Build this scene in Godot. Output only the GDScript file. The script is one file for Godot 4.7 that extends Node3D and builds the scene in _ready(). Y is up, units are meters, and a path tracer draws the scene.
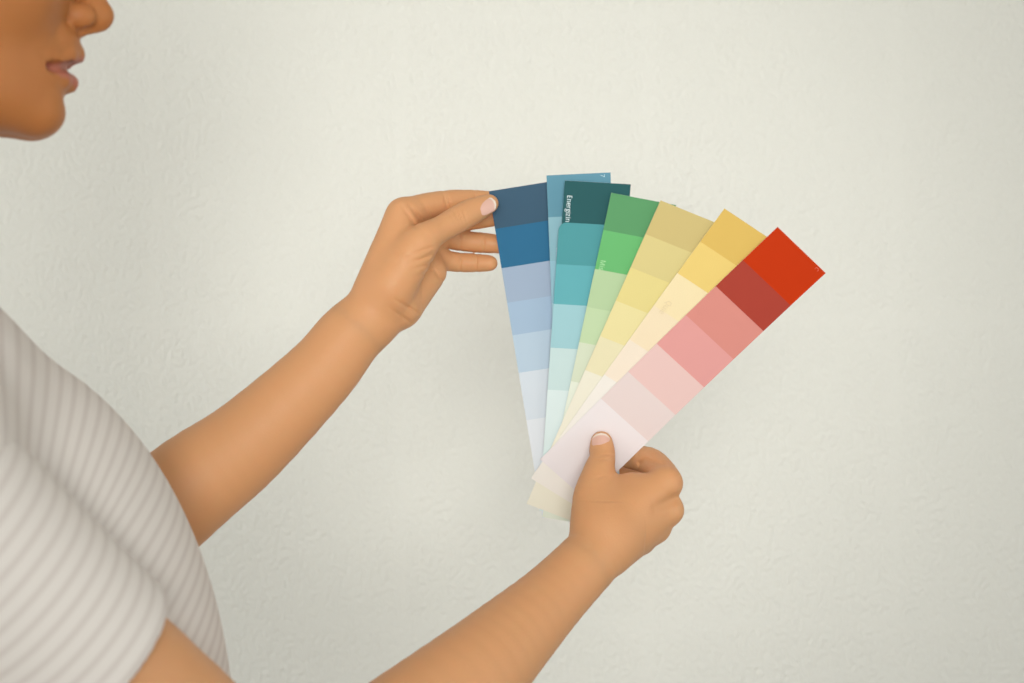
extends Node3D
# A person holds a fan of paint colour strips up to a freshly painted wall.
# Units are metres. The wall's face is the plane z = 0, the floor y = 0.

# ------------------------------------------------------------------ shapes
# A distance field on a grid; surfaces are joined smoothly and meshed as surface nets.
class Field:
	var o: Vector3
	var h: float
	var nx: int
	var ny: int
	var nz: int
	var v: PackedFloat32Array
	var palm: PackedFloat32Array
	var res: PackedFloat32Array
	var grow := 0.0
	var glo: Vector3
	var ghi: Vector3

	func _init(lo: Vector3, hi: Vector3, cell: float):
		o = lo
		h = cell
		nx = int(ceil((hi.x - lo.x) / cell)) + 1
		ny = int(ceil((hi.y - lo.y) / cell)) + 1
		nz = int(ceil((hi.z - lo.z) / cell)) + 1
		v.resize(nx * ny * nz)
		v.fill(1.0)

	func span(lo: Vector3, hi: Vector3) -> Array:
		return [clampi(int(floor((lo.x - o.x) / h)), 0, nx - 1), clampi(int(ceil((hi.x - o.x) / h)), -1, nx - 1),
			clampi(int(floor((lo.y - o.y) / h)), 0, ny - 1), clampi(int(ceil((hi.y - o.y) / h)), -1, ny - 1),
			clampi(int(floor((lo.z - o.z) / h)), 0, nz - 1), clampi(int(ceil((hi.z - o.z) / h)), -1, nz - 1)]

	# tapered capsule from a to b
	func cone(a: Vector3, ra: float, b: Vector3, rb: float, k: float) -> void:
		var pad := maxf(ra, rb) + k + h * 3.0 + grow
		var lo := a.min(b) - Vector3.ONE * pad
		var hi := a.max(b) + Vector3.ONE * pad
		glo = glo.min(lo)
		ghi = ghi.max(hi)
		var s := span(lo, hi)
		var ab := b - a
		var il: float = 1.0 / maxf(ab.length_squared(), 1e-9)
		var i0: int = s[0]
		var i1: int = s[1]
		for kz in range(s[4], s[5] + 1):
			for jy in range(s[2], s[3] + 1):
				var at := (kz * ny + jy) * nx + i0
				var p := Vector3(o.x + i0 * h, o.y + jy * h, o.z + kz * h) - a
				for i in range(i0, i1 + 1):
					var t := clampf(p.dot(ab) * il, 0.0, 1.0)
					var d := (p - ab * t).length() - (ra + (rb - ra) * t)
					var c := v[at]
					var e := k - absf(c - d)
					if e > 0.0:
						v[at] = minf(c, d) - e * e * 0.25 / k
					elif d < c:
						v[at] = d
					at += 1
					p.x += h

	# a limb through joints [point, radius, point, radius ...], rounded along a spline
	func limb(j: Array, k: float) -> void:
		var n := j.size() / 2
		for i in n - 1:
			var p0: Vector3 = j[maxi(i - 1, 0) * 2]
			var p1: Vector3 = j[i * 2]
			var p2: Vector3 = j[i * 2 + 2]
			var p3: Vector3 = j[mini(i + 2, n - 1) * 2]
			var r0: float = j[maxi(i - 1, 0) * 2 + 1]
			var r1: float = j[i * 2 + 1]
			var r2: float = j[i * 2 + 3]
			var r3: float = j[mini(i + 2, n - 1) * 2 + 1]
			var last := p1
			var last_r := r1
			for s in range(1, 5):
				var t := s / 4.0
				var p := p1.cubic_interpolate(p2, p0, p3, t)
				var r := cubic_interpolate(r1, r2, r0, r3, t)
				cone(last, last_r, p, r, k)
				last = p
				last_r = r

	# ellipsoid with axes f, u, r (given by a basis) and radii; cut = true takes it away
	func egg(c0: Vector3, b: Basis, rad: Vector3, k: float, cut := false) -> void:
		var reach := Vector3(absf(b.x.x) * rad.x + absf(b.y.x) * rad.y + absf(b.z.x) * rad.z,
			absf(b.x.y) * rad.x + absf(b.y.y) * rad.y + absf(b.z.y) * rad.z,
			absf(b.x.z) * rad.x + absf(b.y.z) * rad.y + absf(b.z.z) * rad.z) + Vector3.ONE * (k + h * 3.0)
		glo = glo.min(c0 - reach)
		ghi = ghi.max(c0 + reach)
		var s := span(c0 - reach, c0 + reach)
		var i0: int = s[0]
		var i1: int = s[1]
		var bt := b.transposed()
		for kz in range(s[4], s[5] + 1):
			for jy in range(s[2], s[3] + 1):
				var at := (kz * ny + jy) * nx + i0
				var p := Vector3(o.x + i0 * h, o.y + jy * h, o.z + kz * h) - c0
				for i in range(i0, i1 + 1):
					var q := (bt * p) / rad
					var k0 := q.length()
					var k1 := (q / rad).length()
					var d := k0 * (k0 - 1.0) / maxf(k1, 1e-6)
					if k0 < 0.05:
						d = -minf(rad.x, minf(rad.y, rad.z))
					var c := v[at]
					if cut:
						d = -d
						var e := k - absf(c - d)
						if e > 0.0:
							v[at] = maxf(c, d) + e * e * 0.25 / k
						elif d > c:
							v[at] = d
					else:
						var e := k - absf(c - d)
						if e > 0.0:
							v[at] = minf(c, d) - e * e * 0.25 / k
						elif d < c:
							v[at] = d
					at += 1
					p.x += h

	# takes away a tapered capsule
	func bore(a: Vector3, ra: float, b: Vector3, rb: float, k: float) -> void:
		var pad := maxf(ra, rb) + k + h * 3.0
		var s := span(a.min(b) - Vector3.ONE * pad, a.max(b) + Vector3.ONE * pad)
		var ab := b - a
		var il: float = 1.0 / maxf(ab.length_squared(), 1e-9)
		for kz in range(s[4], s[5] + 1):
			for jy in range(s[2], s[3] + 1):
				for i in range(s[0], s[1] + 1):
					var at := (kz * ny + jy) * nx + i
					var p := Vector3(o.x + i * h, o.y + jy * h, o.z + kz * h) - a
					var t := clampf(p.dot(ab) * il, 0.0, 1.0)
					var d := -((p - ab * t).length() - (ra + (rb - ra) * t))
					var c := v[at]
					var e := k - absf(c - d)
					v[at] = maxf(c, d) + (e * e * 0.25 / k if e > 0.0 else 0.0)

	# keeps the side of a plane that n points away from
	func slice(p0: Vector3, n: Vector3, k: float) -> void:
		for kz in nz:
			for jy in ny:
				var at := (kz * ny + jy) * nx
				for i in nx:
					var c := v[at]
					if c < 0.2:
						var d := (Vector3(o.x + i * h, o.y + jy * h, o.z + kz * h) - p0).dot(n)
						var e := k - absf(c - d)
						v[at] = maxf(c, d) + (e * e * 0.25 / k if e > 0.0 else 0.0)
					at += 1

	# a groove (depth > 0) or a ridge (depth < 0) along the segment a-b
	func crease(a: Vector3, b: Vector3, w: float, depth: float) -> void:
		var pad := w * 2.6
		var s := span(a.min(b) - Vector3.ONE * pad, a.max(b) + Vector3.ONE * pad)
		var ab := b - a
		var il: float = 1.0 / maxf(ab.length_squared(), 1e-9)
		for kz in range(s[4], s[5] + 1):
			for jy in range(s[2], s[3] + 1):
				for i in range(s[0], s[1] + 1):
					var p := Vector3(o.x + i * h, o.y + jy * h, o.z + kz * h) - a
					var t := clampf(p.dot(ab) * il, 0.0, 1.0)
					var q := (p - ab * t).length() / w
					if q < 2.6:
						var at := (kz * ny + jy) * nx + i
						v[at] += depth * exp(-q * q)

	# fine skin lines on the side that faces +z: the groove follows the segment in x and y, whatever the depth there
	func line(a: Vector3, b: Vector3, w: float, depth: float) -> void:
		var pad := Vector3(w * 2.6, w * 2.6, 0.016)
		var s := span(a.min(b) - pad, a.max(b) + pad)
		var a2 := Vector2(a.x, a.y)
		var ab := Vector2(b.x, b.y) - a2
		var il: float = 1.0 / maxf(ab.length_squared(), 1e-9)
		for jy in range(s[2], s[3] + 1):
			for i in range(s[0], s[1] + 1):
				var p := Vector2(o.x + i * h, o.y + jy * h) - a2
				var t := clampf(p.dot(ab) * il, 0.0, 1.0)
				var q := (p - ab * t).length() / w
				if q < 2.6:
					var e := depth * exp(-q * q) * sin(PI * clampf(t, 0.12, 0.88))
					for kz in range(s[4], s[5] + 1):
						v[(kz * ny + jy) * nx + i] += e

	func fingers_begin() -> void:
		palm = v.duplicate()
		res = v.duplicate()

	func finger_begin() -> void:
		v.fill(1.0)
		grow = 0.013
		glo = Vector3.ONE * 1e6
		ghi = -Vector3.ONE * 1e6

	func finger_end(k: float) -> void:
		var s := span(glo, ghi)
		for kz in range(s[4], s[5] + 1):
			for jy in range(s[2], s[3] + 1):
				for i in range(s[0], s[1] + 1):
					var at := (kz * ny + jy) * nx + i
					var f := v[at]
					if f < 0.5:
						var p := palm[at]
						var e := k - absf(p - f)
						var m := minf(p, f) - (e * e * 0.25 / k if e > 0.0 else 0.0)
						if m < res[at]:
							res[at] = m

	func fingers_done() -> void:
		v = res
		grow = 0.0

	# coat gives each vertex its colour and texture place; only what lies on n0's side of p0 is kept
	func mesh(out: Surf, coat: Coat, p0 := Vector3.ZERO, n0 := Vector3.ZERO) -> void:
		var map := PackedInt32Array()
		map.resize(v.size())
		map.fill(-1)
		var sy := nx
		var sz := nx * ny
		var off: Array[int] = [0, 1, sy, sy + 1, sz, sz + 1, sz + sy, sz + sy + 1]
		var pairs: Array[int] = [0, 1, 2, 3, 4, 5, 6, 7, 0, 2, 1, 3, 4, 6, 5, 7, 0, 4, 1, 5, 2, 6, 3, 7]
		var w: Array[float] = [0.0, 0.0, 0.0, 0.0, 0.0, 0.0, 0.0, 0.0]
		var limit := h * 3.5
		var clipped := n0 != Vector3.ZERO
		for kz in nz - 1:
			for jy in ny - 1:
				var b := (kz * ny + jy) * nx - 1
				for i in nx - 1:
					b += 1
					var v0 := v[b]
					if v0 > limit or v0 < -limit:
						continue
					var mask := 0
					for c in 8:
						var x := v[b + off[c]]
						w[c] = x
						if x < 0.0:
							mask |= 1 << c
					if mask == 0 or mask == 255:
						continue
					var acc := Vector3.ZERO
					var cnt := 0
					for e in 12:
						var c0 := pairs[e * 2]
						var c1 := pairs[e * 2 + 1]
						var a := w[c0]
						var d := w[c1]
						if (a < 0.0) != (d < 0.0):
							var t := a / (a - d)
							var q := Vector3(c0 & 1, (c0 >> 1) & 1, (c0 >> 2) & 1)
							var q1 := Vector3(c1 & 1, (c1 >> 1) & 1, (c1 >> 2) & 1)
							acc += q + (q1 - q) * t
							cnt += 1
					var p := o + (Vector3(i, jy, kz) + acc / cnt) * h
					if clipped and (p - p0).dot(n0) < 0.0:
						continue
					var g := Vector3(w[1] + w[3] + w[5] + w[7] - w[0] - w[2] - w[4] - w[6],
						w[2] + w[3] + w[6] + w[7] - w[0] - w[1] - w[4] - w[5],
						w[4] + w[5] + w[6] + w[7] - w[0] - w[1] - w[2] - w[3]).normalized()
					map[b] = out.verts.size()
					out.verts.append(p)
					out.norms.append(g)
					out.cols.append(coat.colour(p))
					out.uvs.append(coat.place(p))
		for kz in range(1, nz - 1):
			for jy in range(1, ny - 1):
				var b := (kz * ny + jy) * nx
				for i in range(1, nx - 1):
					b += 1
					if map[b] < 0:
						continue
					var inside := v[b] < 0.0
					if inside != (v[b + 1] < 0.0):
						out.quad(map[b], map[b - sy], map[b - sy - sz], map[b - sz], inside)
					if inside != (v[b + sy] < 0.0):
						out.quad(map[b], map[b - sz], map[b - 1 - sz], map[b - 1], inside)
					if inside != (v[b + sz] < 0.0):
						out.quad(map[b], map[b - 1], map[b - 1 - sy], map[b - sy], inside)

class Surf:
	var verts: PackedVector3Array
	var norms: PackedVector3Array
	var cols: PackedColorArray
	var uvs: PackedVector2Array
	var idx: PackedInt32Array

	func quad(a: int, b: int, c: int, d: int, flip: bool) -> void:
		if a < 0 or b < 0 or c < 0 or d < 0:
			return
		if flip:
			idx.append_array(PackedInt32Array([a, c, b, a, d, c]))
		else:
			idx.append_array(PackedInt32Array([a, b, c, a, c, d]))

	func build() -> ArrayMesh:
		var arr := []
		arr.resize(Mesh.ARRAY_MAX)
		arr[Mesh.ARRAY_VERTEX] = verts
		arr[Mesh.ARRAY_NORMAL] = norms
		if cols.size():
			arr[Mesh.ARRAY_COLOR] = cols
		if uvs.size():
			arr[Mesh.ARRAY_TEX_UV] = uvs
		arr[Mesh.ARRAY_INDEX] = idx
		var m := ArrayMesh.new()
		m.add_surface_from_arrays(Mesh.PRIMITIVE_TRIANGLES, arr)
		return m


# what covers a surface: colours of skin or cloth, and where the cloth's stripes run
class Coat:
	func colour(_p: Vector3) -> Color:
		return Color.WHITE
	func place(_p: Vector3) -> Vector2:
		return Vector2.ZERO

# arms and hands: one even skin tone throughout
class BodySkin extends Coat:
	func colour(_p: Vector3) -> Color:
		return Color(0.640, 0.310, 0.140)

# the face: one even skin tone with shade put into it, and the lips' own red inside their outline
class ShadedFaceSkin extends Coat:
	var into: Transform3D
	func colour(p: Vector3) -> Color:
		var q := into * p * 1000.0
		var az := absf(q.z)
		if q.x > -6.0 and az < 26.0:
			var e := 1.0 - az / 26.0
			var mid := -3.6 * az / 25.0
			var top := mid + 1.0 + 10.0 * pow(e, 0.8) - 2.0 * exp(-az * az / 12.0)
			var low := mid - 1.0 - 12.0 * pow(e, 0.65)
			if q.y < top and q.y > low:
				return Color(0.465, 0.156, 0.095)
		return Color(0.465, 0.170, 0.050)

class FanStripes extends Coat:
	var at: Vector3
	var dir: Vector3
	func place(p: Vector3) -> Vector2:
		# stripes fan out over the upper chest and run side by side below it
		var q := p - at
		var x := q.dot(dir)
		var t := atan2(q.y, x) - PI / 4
		if t < 0.0 or x < -0.05:
			return Vector2((q.y - x) * 0.7071 / 0.0086, q.z * 20.0)
		return Vector2(t * 0.142 / 0.0086, q.z * 20.0)

class RingStripes extends Coat:
	var at: Vector3
	var dir: Vector3
	func place(p: Vector3) -> Vector2:
		return Vector2((p - at).dot(dir) / 0.0100, p.z * 20.0)

# ------------------------------------------------------------------ helpers
func put(called: String, m: Mesh, mat: Material, parent: Node = self) -> MeshInstance3D:
	var n := MeshInstance3D.new()
	n.name = called
	n.mesh = m
	n.material_override = mat
	n.cast_shadow = GeometryInstance3D.SHADOW_CASTING_SETTING_ON
	parent.add_child(n, true)
	return n

func tag(n: Node, label: String, category: String, group := "", kind := "") -> void:
	if label: n.set_meta("label", label)
	if category: n.set_meta("category", category)
	if group: n.set_meta("group", group)
	if kind: n.set_meta("kind", kind)

func box(called: String, size: Vector3, at: Vector3, mat: Material, parent: Node = self) -> MeshInstance3D:
	var b := BoxMesh.new()
	b.size = size
	var n := put(called, b, mat, parent)
	n.position = at
	return n

func plain(c: Color, rough: float) -> StandardMaterial3D:
	var m := StandardMaterial3D.new()
	m.albedo_color = c
	m.roughness = rough
	return m

func noise(freq: float, octaves: int, noise_seed: int, kind := FastNoiseLite.TYPE_SIMPLEX_SMOOTH) -> FastNoiseLite:
	var n := FastNoiseLite.new()
	n.seed = noise_seed
	n.noise_type = kind
	n.frequency = freq
	n.fractal_octaves = octaves
	return n

func noise_tex(n: FastNoiseLite, side: int, ramp: Gradient = null) -> NoiseTexture2D:
	var t := NoiseTexture2D.new()
	t.width = side
	t.height = side
	t.seamless = true
	t.noise = n
	if ramp: t.color_ramp = ramp
	return t

func ramp(a: Color, b: Color) -> Gradient:
	var g := Gradient.new()
	g.set_color(0, a)
	g.set_color(1, b)
	return g

# ------------------------------------------------------------------ scene

func _ready() -> void:
	# camera
	var cam := Camera3D.new()
	cam.name = "camera"
	cam.position = Vector3(0, 1.30, 1.30)
	cam.fov = 27.01
	cam.near = 0.02
	var lens := CameraAttributesPhysical.new()
	lens.frustum_focal_length = 50.0
	lens.frustum_focus_distance = 1.15
	lens.exposure_aperture = 5.6
	lens.frustum_near = 0.02
	cam.attributes = lens
	add_child(cam)
	cam.fov = 27.01
	cam.current = true
	# sky and exposure
	var we := WorldEnvironment.new()
	we.name = "environment"
	var env := Environment.new()
	env.background_mode = Environment.BG_SKY
	var sky := Sky.new()
	var sm := ProceduralSkyMaterial.new()
	sm.sky_top_color = Color(0.72, 0.80, 0.90)
	sm.sky_horizon_color = Color(0.88, 0.90, 0.92)
	sm.ground_bottom_color = Color(0.45, 0.44, 0.42)
	sm.ground_horizon_color = Color(0.75, 0.75, 0.74)
	sm.sky_energy_multiplier = 0.8
	sky.sky_material = sm
	env.sky = sky
	env.tonemap_mode = Environment.TONE_MAPPER_LINEAR
	env.tonemap_exposure = 1.0
	env.sdfgi_enabled = true
	env.ssao_enabled = true
	env.ssil_enabled = true
	we.environment = env
	add_child(we)
	# daylight through the window behind the viewer
	daylight(Vector3(WX, WY, ZF - 0.02), 0.0, Vector2(3.2, 2.0), 1.7)
	# and through the one the person faces, and one added behind to lift the wall
	daylight(Vector3(XR - 0.02, 1.45, SZ), PI / 2, Vector2(2.0, 1.9), 1.2)
	daylight(Vector3(XL + 0.02, 1.45, SZ), -PI / 2, Vector2(2.0, 1.9), 2.8)

	room()
	swatches()
	person()
	added_lamp(Vector3(0.02, 1.45, 2.40), Vector3(0.04, 1.36, ZB), 3.25, 18.0)  # added spot, brightest at the middle of the wall

func daylight(at: Vector3, turn: float, size: Vector2, energy: float) -> void:
	var l := AreaLight3D.new()
	l.name = "window_daylight"
	l.area_size = size
	l.light_energy = energy
	l.light_color = Color(0.985, 1.0, 1.0)
	l.shadow_enabled = true
	l.area_range = 8.0
	add_child(l, true)
	l.position = at
	l.rotation.y = turn

# ------------------------------------------------------------------ room
const WX := -0.45
const WY := 1.42
const XR := 2.04
const XL := -2.44
const SZ := 1.35
const ZB := -0.50
const ZF := 3.00

func wall_paint(c: Color, seed0: int) -> StandardMaterial3D:
	var m := plain(c, 0.78)
	var n := noise(0.036, 4, seed0)
	n.domain_warp_enabled = true
	n.domain_warp_amplitude = 12.0
	n.domain_warp_frequency = 0.03
	m.heightmap_enabled = true
	m.heightmap_texture = noise_tex(n, 1024)
	m.heightmap_scale = 0.19
	m.uv1_triplanar = true
	m.uv1_world_triplanar = true
	m.uv1_scale = Vector3(3.2, 2.6, 3.2)
	return m

func room() -> void:
	var paint := wall_paint(Color8(237, 233, 222), 11)
	var other := plain(Color8(238, 238, 236), 0.85)
	var s: MeshInstance3D
	var mid := (ZB + ZF) / 2
	var deep := ZF - ZB + 0.30
	s = box("wall_back", Vector3(4.7, 2.7, 0.12), Vector3(-0.2, 1.3, ZB - 0.06), paint)
	tag(s, "off-white painted wall with a fine roller texture", "wall", "", "structure")
	side_wall("wall_left", "off-white side wall with an added window, behind the person", XL - 0.06, other)
	side_wall("wall_right", "off-white side wall with a window, in front of the person", XR + 0.06, other)
	s = box("ceiling", Vector3(4.7, 0.1, deep), Vector3(-0.2, 2.65, mid), other)
	tag(s, "plain white ceiling of the room", "ceiling", "", "structure")
	var wood := plain(Color8(178, 174, 168), 0.5)
	var fl := Node3D.new()
	fl.name = "floor"
	add_child(fl)
	tag(fl, "pale wooden floor of the room", "floor", "", "structure")
	box("floor_slab", Vector3(4.7, 0.08, deep), Vector3(-0.2, -0.052, mid), wood, fl)
	for i in 18:
		box("plank", Vector3(4.46, 0.012, 0.1915), Vector3(-0.2, -0.006, ZB + 0.098 + i * 0.1942), wood, fl)
	# the wall behind the viewer, around its window
	var fw := Node3D.new()
	fw.name = "wall_front"
	add_child(fw)
	tag(fw, "off-white wall with a wide window, opposite the painted wall", "wall", "", "structure")
	var x0 := -2.55
	var x1 := 2.15
	var a := WX - 1.65
	var b := WX + 1.65
	var c := WY - 1.05
	var d := WY + 1.05
	var z := ZF + 0.06
	box("wall_panel", Vector3(a - x0, 2.6, 0.12), Vector3((a + x0) / 2, 1.3, z), other, fw)
	box("wall_panel", Vector3(x1 - b, 2.6, 0.12), Vector3((b + x1) / 2, 1.3, z), other, fw)
	box("wall_panel", Vector3(b - a, c, 0.12), Vector3(WX, c / 2, z), other, fw)
	box("wall_panel", Vector3(b - a, 2.6 - d, 0.12), Vector3(WX, (2.6 + d) / 2, z), other, fw)
	window("window_1", "wide white framed window opposite the painted wall", Vector3(WX, WY, z), 0.0, Vector2(3.3, 2.1))
	window("window_2", "white framed window in the side wall the person faces", Vector3(XR + 0.06, 1.45, SZ), PI / 2, Vector2(2.1, 2.0))
	window("window_3", "added white framed window in the side wall behind the person", Vector3(XL - 0.06, 1.45, SZ), PI / 2, Vector2(2.1, 2.0))  # added opening that brightens the painted wall beside the person

func side_wall(called: String, label: String, x: float, mat: Material) -> void:
	var w := Node3D.new()
	w.name = called
	add_child(w)
	tag(w, label, "wall", "", "structure")
	var z0 := SZ - 1.05
	var z1 := SZ + 1.05
	box("wall_panel", Vector3(0.12, 2.6, z0 - ZB + 0.12), Vector3(x, 1.3, (z0 + ZB - 0.12) / 2), mat, w)
	box("wall_panel", Vector3(0.12, 2.6, ZF + 0.12 - z1), Vector3(x, 1.3, (ZF + 0.12 + z1) / 2), mat, w)
	box("wall_panel", Vector3(0.12, 0.45, 2.10), Vector3(x, 0.225, SZ), mat, w)
	box("wall_panel", Vector3(0.12, 0.15, 2.10), Vector3(x, 2.525, SZ), mat, w)

func window(called: String, label: String, at: Vector3, turn: float, size: Vector2) -> void:
	var win := Node3D.new()
	win.name = called
	add_child(win)
	win.position = at
	win.rotation.y = turn
	tag(win, label, "window", "", "structure")
	var white := plain(Color8(240, 240, 238), 0.4)
	var glass := plain(Color(0.95, 0.98, 1.0, 0.06), 0.02)
	glass.transparency = BaseMaterial3D.TRANSPARENCY_ALPHA
	for s in [-1.0, 0.0, 1.0]:
		box("frame_post", Vector3(0.045, size.y, 0.06), Vector3(s * (size.x / 2 - 0.0225), 0, 0), white, win)
	for s in [-1.0, 1.0]:
		for k in [-1.0, 1.0]:
			box("frame_rail", Vector3(size.x / 2 - 0.0675, 0.045, 0.06), Vector3(k * size.x / 4, s * (size.y / 2 - 0.0225), 0), white, win)
		box("pane", Vector3(size.x / 2 - 0.0675, size.y - 0.09, 0.006), Vector3(s * size.x / 4, 0, 0), glass, win)

# ------------------------------------------------------------------ added lamp behind the viewer, so brightness falls off towards the corners
func added_lamp(at: Vector3, aim: Vector3, energy: float, angle: float) -> void:
	var root := Node3D.new()
	root.name = "added_lamp"
	add_child(root)
	root.position = Vector3(at.x, 0, at.z + 0.12)
	tag(root, "added round lamp on a black tripod facing the painted wall", "lamp")
	var black := plain(Color8(28, 28, 30), 0.5)
	var silver := plain(Color8(225, 225, 225), 0.35)
	var head := Node3D.new()
	head.name = "added_lamp_head"
	root.add_child(head)
	head.look_at_from_position(at, aim)
	# reflector dish, turned about the beam
	var st := SurfaceTool.new()
	st.begin(Mesh.PRIMITIVE_TRIANGLES)
	var prof := [Vector2(0.50, 0.0), Vector2(0.42, 0.08), Vector2(0.22, 0.14), Vector2(0.07, 0.16), Vector2(0.07, 0.30), Vector2(0.0, 0.30)]
	for k in 40:
		var a0 := TAU * k / 40.0
		var a1 := TAU * (k + 1) / 40.0
		for i in prof.size() - 1:
			var p: Vector2 = prof[i]
			var q: Vector2 = prof[i + 1]
			var v := [Vector3(p.x * cos(a0), p.x * sin(a0), p.y), Vector3(p.x * cos(a1), p.x * sin(a1), p.y), Vector3(q.x * cos(a1), q.x * sin(a1), q.y), Vector3(q.x * cos(a0), q.x * sin(a0), q.y)]
			for w in [0, 2, 1, 0, 3, 2]:
				st.add_vertex(v[w])
	st.generate_normals()
	put("reflector", st.commit(), silver, head)
	var disc := CylinderMesh.new()
	disc.top_radius = 0.45
	disc.bottom_radius = 0.45
	disc.height = 0.006
	var glow := plain(Color8(245, 245, 240), 0.7)
	glow.emission_enabled = true
	glow.emission = Color(1.0, 0.99, 0.97)
	glow.emission_energy_multiplier = 1.0
	var d := put("added_lamp_diffuser", disc, glow, head)
	d.rotation.x = PI / 2
	d.position.z = 0.035
	var pole := CylinderMesh.new()
	pole.top_radius = 0.012
	pole.bottom_radius = 0.015
	pole.height = at.y - 0.02
	put("pole", pole, black, root).position = Vector3(0, pole.height / 2 + 0.05, 0.06)
	for k in 3:
		var leg := CylinderMesh.new()
		leg.top_radius = 0.009
		leg.bottom_radius = 0.009
		leg.height = 0.60
		var l := put("leg", leg, black, root)
		var a := TAU * k / 3.0 + 0.5
		var foot := Vector3(cos(a) * 0.42, 0.009, 0.06 + sin(a) * 0.42)
		var hub := Vector3(0, 0.44, 0.06)
		l.position = (foot + hub) / 2
		l.quaternion = Quaternion(Vector3.UP, (hub - foot).normalized())
	var s := SpotLight3D.new()
	s.name = "added_lamp_light"
	s.light_energy = energy
	s.light_color = Color(0.99, 1.0, 0.995)
	s.light_size = 0.45
	s.spot_angle = angle
	s.spot_angle_attenuation = 1.0
	s.spot_range = 9.0
	s.spot_attenuation = 2.0
	s.shadow_enabled = true
	add_child(s)
	s.look_at_from_position(at + (aim - at).normalized() * 0.03, aim)

# ------------------------------------------------------------------ paint strips
# a bent slab from y0 to y1 of a strip: z runs from za to zb in front of the bent middle surface
func slab(w: float, length: float, bend: float, y0: float, y1: float, za: float, zb: float, inset: float, round_r: float) -> ArrayMesh:
	var st := SurfaceTool.new()
	st.begin(Mesh.PRIMITIVE_TRIANGLES)
	st.set_smooth_group(-1)
	var rows: Array[float] = []
	var n := maxi(3, int((y1 - y0) / 0.009))
	for i in n + 1:
		rows.append(lerpf(y0, y1, float(i) / n))
	if round_r > 0.0:
		for i in 7:
			rows.append(y1 - round_r * (1.0 - sin(i * PI / 14.0)))
		rows.sort()
	var ring: Array = []
	for y in rows:
		var lx := -w / 2 + inset
		if round_r > 0.0 and y > y1 - round_r:
			var q: float = y - (y1 - round_r)
			lx += round_r - sqrt(maxf(round_r * round_r - q * q, 0.0))
		var t: float = y / length
		var zz := bend * t * t
		ring.append([Vector3(lx, y, zz + za), Vector3(w / 2, y, zz + za), Vector3(w / 2, y, zz + zb), Vector3(lx, y, zz + zb)])
	for i in ring.size() - 1:
		var p: Array = ring[i]
		var q: Array = ring[i + 1]
		for f in 4:
			var g := (f + 1) % 4
			for vv in [p[f], q[f], q[g], p[f], q[g], p[g]]:
				st.add_vertex(vv)
	for f in [[ring[0], false], [ring[ring.size() - 1], true]]:
		var p: Array = f[0]
		var order := [0, 1, 2, 0, 2, 3]
		if f[1]: order.reverse()
		for k in order:
			st.add_vertex(p[k])
	st.generate_normals()
	return st.commit()

func strip(at: Transform3D, w: float, length: float, bend: float, notch: float, label: String, patches: Array, words: Array) -> void:
	var root := Node3D.new()
	root.name = "paint_strip" if not has_node("paint_strip") else "paint_strip_%03d" % strip_count
	strip_count += 1
	add_child(root)
	root.transform = at
	tag(root, label, "paint strip", "paint colour strips fanned out in two hands")
	var paper := plain(Color8(236, 235, 230), 0.6)
	var top: float = patches[1][0] if notch > 0.0 else length
	put("card", slab(w, length, bend, 0.0, top, -0.00022, 0.00012, 0.0, 0.006 if notch > 0.0 else 0.0), paper, root)
	if notch > 0.0:
		put("card", slab(w, length, bend, top - 0.008, length, -0.00022, 0.00008, notch, 0.0), paper, root)
	for i in patches.size():
		var p: Array = patches[i]
		var m := plain(p[2], 0.6)
		m.metallic_specular = 0.2
		m.heightmap_enabled = true
		m.heightmap_texture = card_grain
		m.heightmap_scale = 0.004
		m.uv1_triplanar = true
		m.uv1_scale = Vector3.ONE * 22.0
		var lift := 0.00012
		var o := put("colour_patch", slab(w, length, bend, p[1] - (0.007 if notch > 0.0 and i == 0 else 0.0), p[0], lift, lift + 0.00010 + (0.00005 if i == 1 else 0.0), notch if i == 0 else 0.0, 0.006 if notch > 0.0 and i == 1 else 0.0), m, root)
		o.set_meta("label", p[3] + " colour patch")
	for t in words:
		var tm := TextMesh.new()
		tm.text = t[0]
		tm.font = lettering_font
		tm.font_size = 32
		tm.pixel_size = t[3] / 23.0
		tm.depth = 0.00003
		tm.horizontal_alignment = HORIZONTAL_ALIGNMENT_LEFT
		tm.vertical_alignment = VERTICAL_ALIGNMENT_CENTER
		var o := put("lettering", tm, plain(t[4], 0.6), root)
		var y: float = length - t[2]
		var f: float = y / length
		o.position = Vector3(-w / 2 + t[1], y, 0.0006 + bend * f * f)
		var slope: float = bend * 2.0 * f / length
		o.basis = Basis(Vector3.RIGHT, slope) * Basis(Vector3.BACK, -PI / 2)

var strip_count := 0
var card_grain: NoiseTexture2D
var lettering_font: SystemFont

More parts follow.
